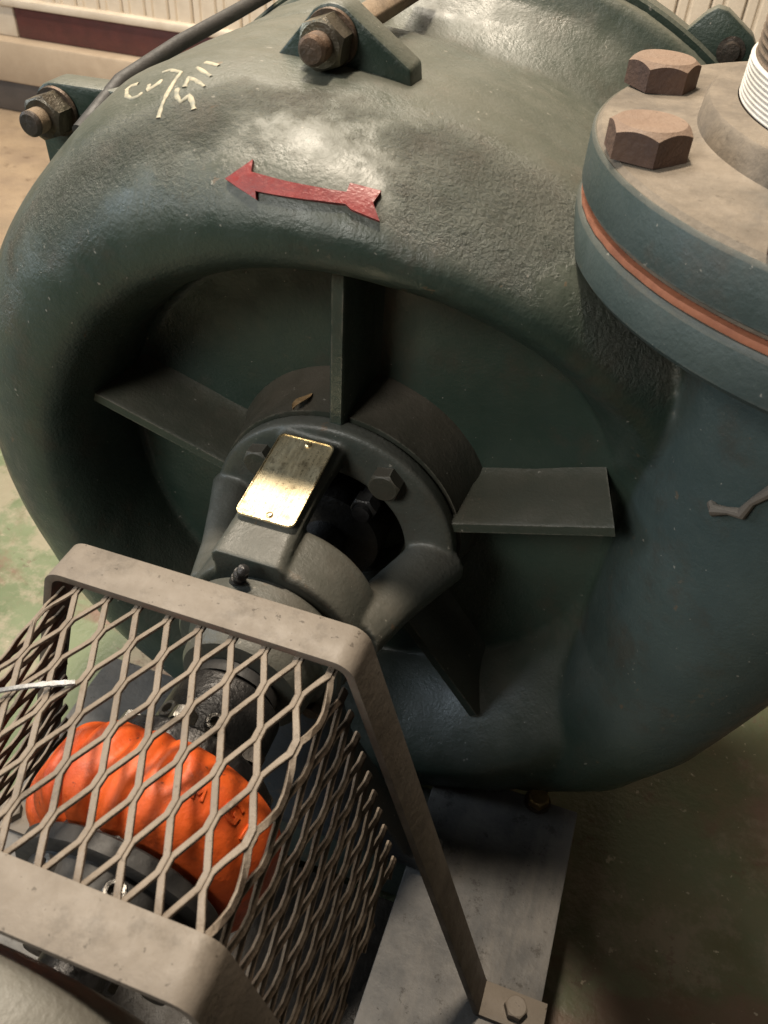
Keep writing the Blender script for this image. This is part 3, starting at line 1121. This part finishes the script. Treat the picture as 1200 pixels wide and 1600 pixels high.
def strands(u0, u1, vlo, vhi, tilt=R(-25), w=.0032, th=.0016):
    gg = G()
    k0 = int(math.floor((u0 - XPH) / S)) - 1
    k1 = int(math.ceil((u1 - XPH) / S)) + 1
    off = .0009
    lb = .0033
    for k in range(k0, k1):
        for side in (0, 1):
            # zigzag strand hugging bond column k: right-hand (0) or left-hand (1) of the gap
            ctl = []
            for j in range(-3, 10):
                v = V0 - j * L2
                if j % 2 == 0:
                    u = XPH + k * S + (off if side == 0 else -off)
                else:
                    u = XPH + k * S + (S / 2 - off if side == 0 else -S / 2 + off)
                ctl += [(u, v + lb), (u, v - lb)]
            P = []
            for (ua, va), (ub, vb) in zip(ctl[:-1], ctl[1:]):
                m = 3 if abs(ua - ub) > .001 else 2
                for q in range(m):
                    t = q / m
                    P.append((ua + (ub - ua) * t, va + (vb - va) * t))
            P = [(u, v) for u, v in P if vlo <= v <= vhi and u0 <= u <= u1]
            if len(P) < 2:
                continue
            pts = []
            for u, v in P:
                pts.append(sheet(u, v))
            # split where clipping broke the run
            run = [0]
            runs = []
            for i in range(1, len(P)):
                if abs(P[i][1] - P[i - 1][1]) > .012:
                    runs.append(run)
                    run = []
                run.append(i)
            runs.append(run)
            for run in runs:
                if len(run) < 2:
                    continue
                secs = []
                for ii, i in enumerate(run):
                    p, n = pts[i]
                    a_ = pts[run[max(ii - 1, 0)]][0]
                    b_ = pts[run[min(ii + 1, len(run) - 1)]][0]
                    d = (b_ - a_).normalized()
                    s_ = d.cross(n).normalized()
                    nn = s_.cross(d)
                    e1 = s_ * math.cos(tilt) + nn * math.sin(tilt)
                    e2 = -s_ * math.sin(tilt) + nn * math.cos(tilt)
                    jx = noise.noise(p * 90) * .0003
                    c = p + n * jx + Vector((0, GY, gz))
                    hw_, ht = w / 2, th / 2
                    bv = .0003
                    secs.append([c + e1 * a1 + e2 * b1 for a1, b1 in ((-hw_ + bv, -ht), (hw_ - bv, -ht), (hw_, -ht + bv), (hw_, ht - bv), (hw_ - bv, ht), (-hw_ + bv, ht), (-hw_, ht - bv), (-hw_, -ht + bv))])
                gg.rings(secs)
    return gg


umax = (XG - .004) + sl
strands(-umax, umax, -.3585, -.2275).build('expanded_metal_sheet', 'mesh', gd, angle=25)

# ------------------------------------------------------------------ small things
lf = thing('dry_leaf', 'small curled tan leaf lying on top of the pump hub', 'leaf', (-.0285, -.036, .0865))
gl = G()
rows = []
for i in range(9):
    s = i / 8
    wd = .0034 * math.sin(PI * min(1, s * 1.02)) ** .7 * (1 if s < .55 else .85) + .0002
    yy = (s - .5) * .021
    rows.append([(a_ * wd, yy, .0008 * math.sin(s * 5) + .0012 * abs(a_) + h) for a_, h in ((-1, 0), (-.5, -.0002), (0, -.0006), (.5, -.0002), (1, 0), (1, .0004), (.5, .0002), (0, -.0002), (-.5, .0002), (-1, .0004))])
lo = gl.rings(rows).build('leaf_blade', 'leaf', lf, angle=60)
lf.rotation_euler = (R(0), R(-18), R(-14))

hz = []  # black tube drawn as the dark line along the casing's upper left edge
for y, th_, rr_ in ((.0, 131, .288), (.05, 129, .3005), (.12, 127.5, .3045), (.2, 126, .306), (.32, 125, .31), (.6, 124, .33)):
    hz.append(Vector((rr_ * math.cos(R(th_)), y, rr_ * math.sin(R(th_)))))
hp = []
for i in range(len(hz) - 1):
    hp += [hz[i].lerp(hz[i + 1], k / 6) for k in range(6)]
tag(G().tube(hp, .0052, 12).build('black_strip', 'rubber', None), 'thin black strip running along the upper left back of the pump casing', 'hose')

wp = [(.2225, -.066, .1095), (.2245, -.0715, .1095), (.230, -.0755, .1145), (.2365, -.0775, .1165), (.2385, -.079, .1265), (.2445, -.0815, .139), (.252, -.083, .141), (.262, -.0845, .139)]
tag(G().tube(wp, [.0024, .0036, .0022, .0034, .0022, .0036, .0026, .0024], 10).build('bent_wire', 'strap', None), 'short grey crooked wire sticking to the front of the pump outlet neck', 'wire')

tie = []
for i in range(24):
    s = i / 23
    tie.append(Vector((-.072 + .042 * s, -.3055 + .026 * s, .0955 + .003 * math.sin(s * PI * .9))))
gt = G()
rr = []
for i, p in enumerate(tie):
    d = (tie[min(i + 1, 23)] - tie[max(i - 1, 0)]).normalized()
    s_ = d.cross(Vector((0, 0, 1))).normalized()
    nn = s_.cross(d)
    w_ = .0010 + (.0004 if i in (17, 19, 21) else 0)
    rr.append([p + s_ * w_ + nn * .0006, p - s_ * w_ + nn * .0006, p - s_ * w_ - nn * .0006, p + s_ * w_ - nn * .0006])
tag(gt.rings(rr).build('cable_tie', 'clear_plastic', None, angle=40), 'pale translucent plastic tie threaded through the guard mesh', 'cable tie')

for pts, w in STROKES:
    ribbon(pts, w, pump)
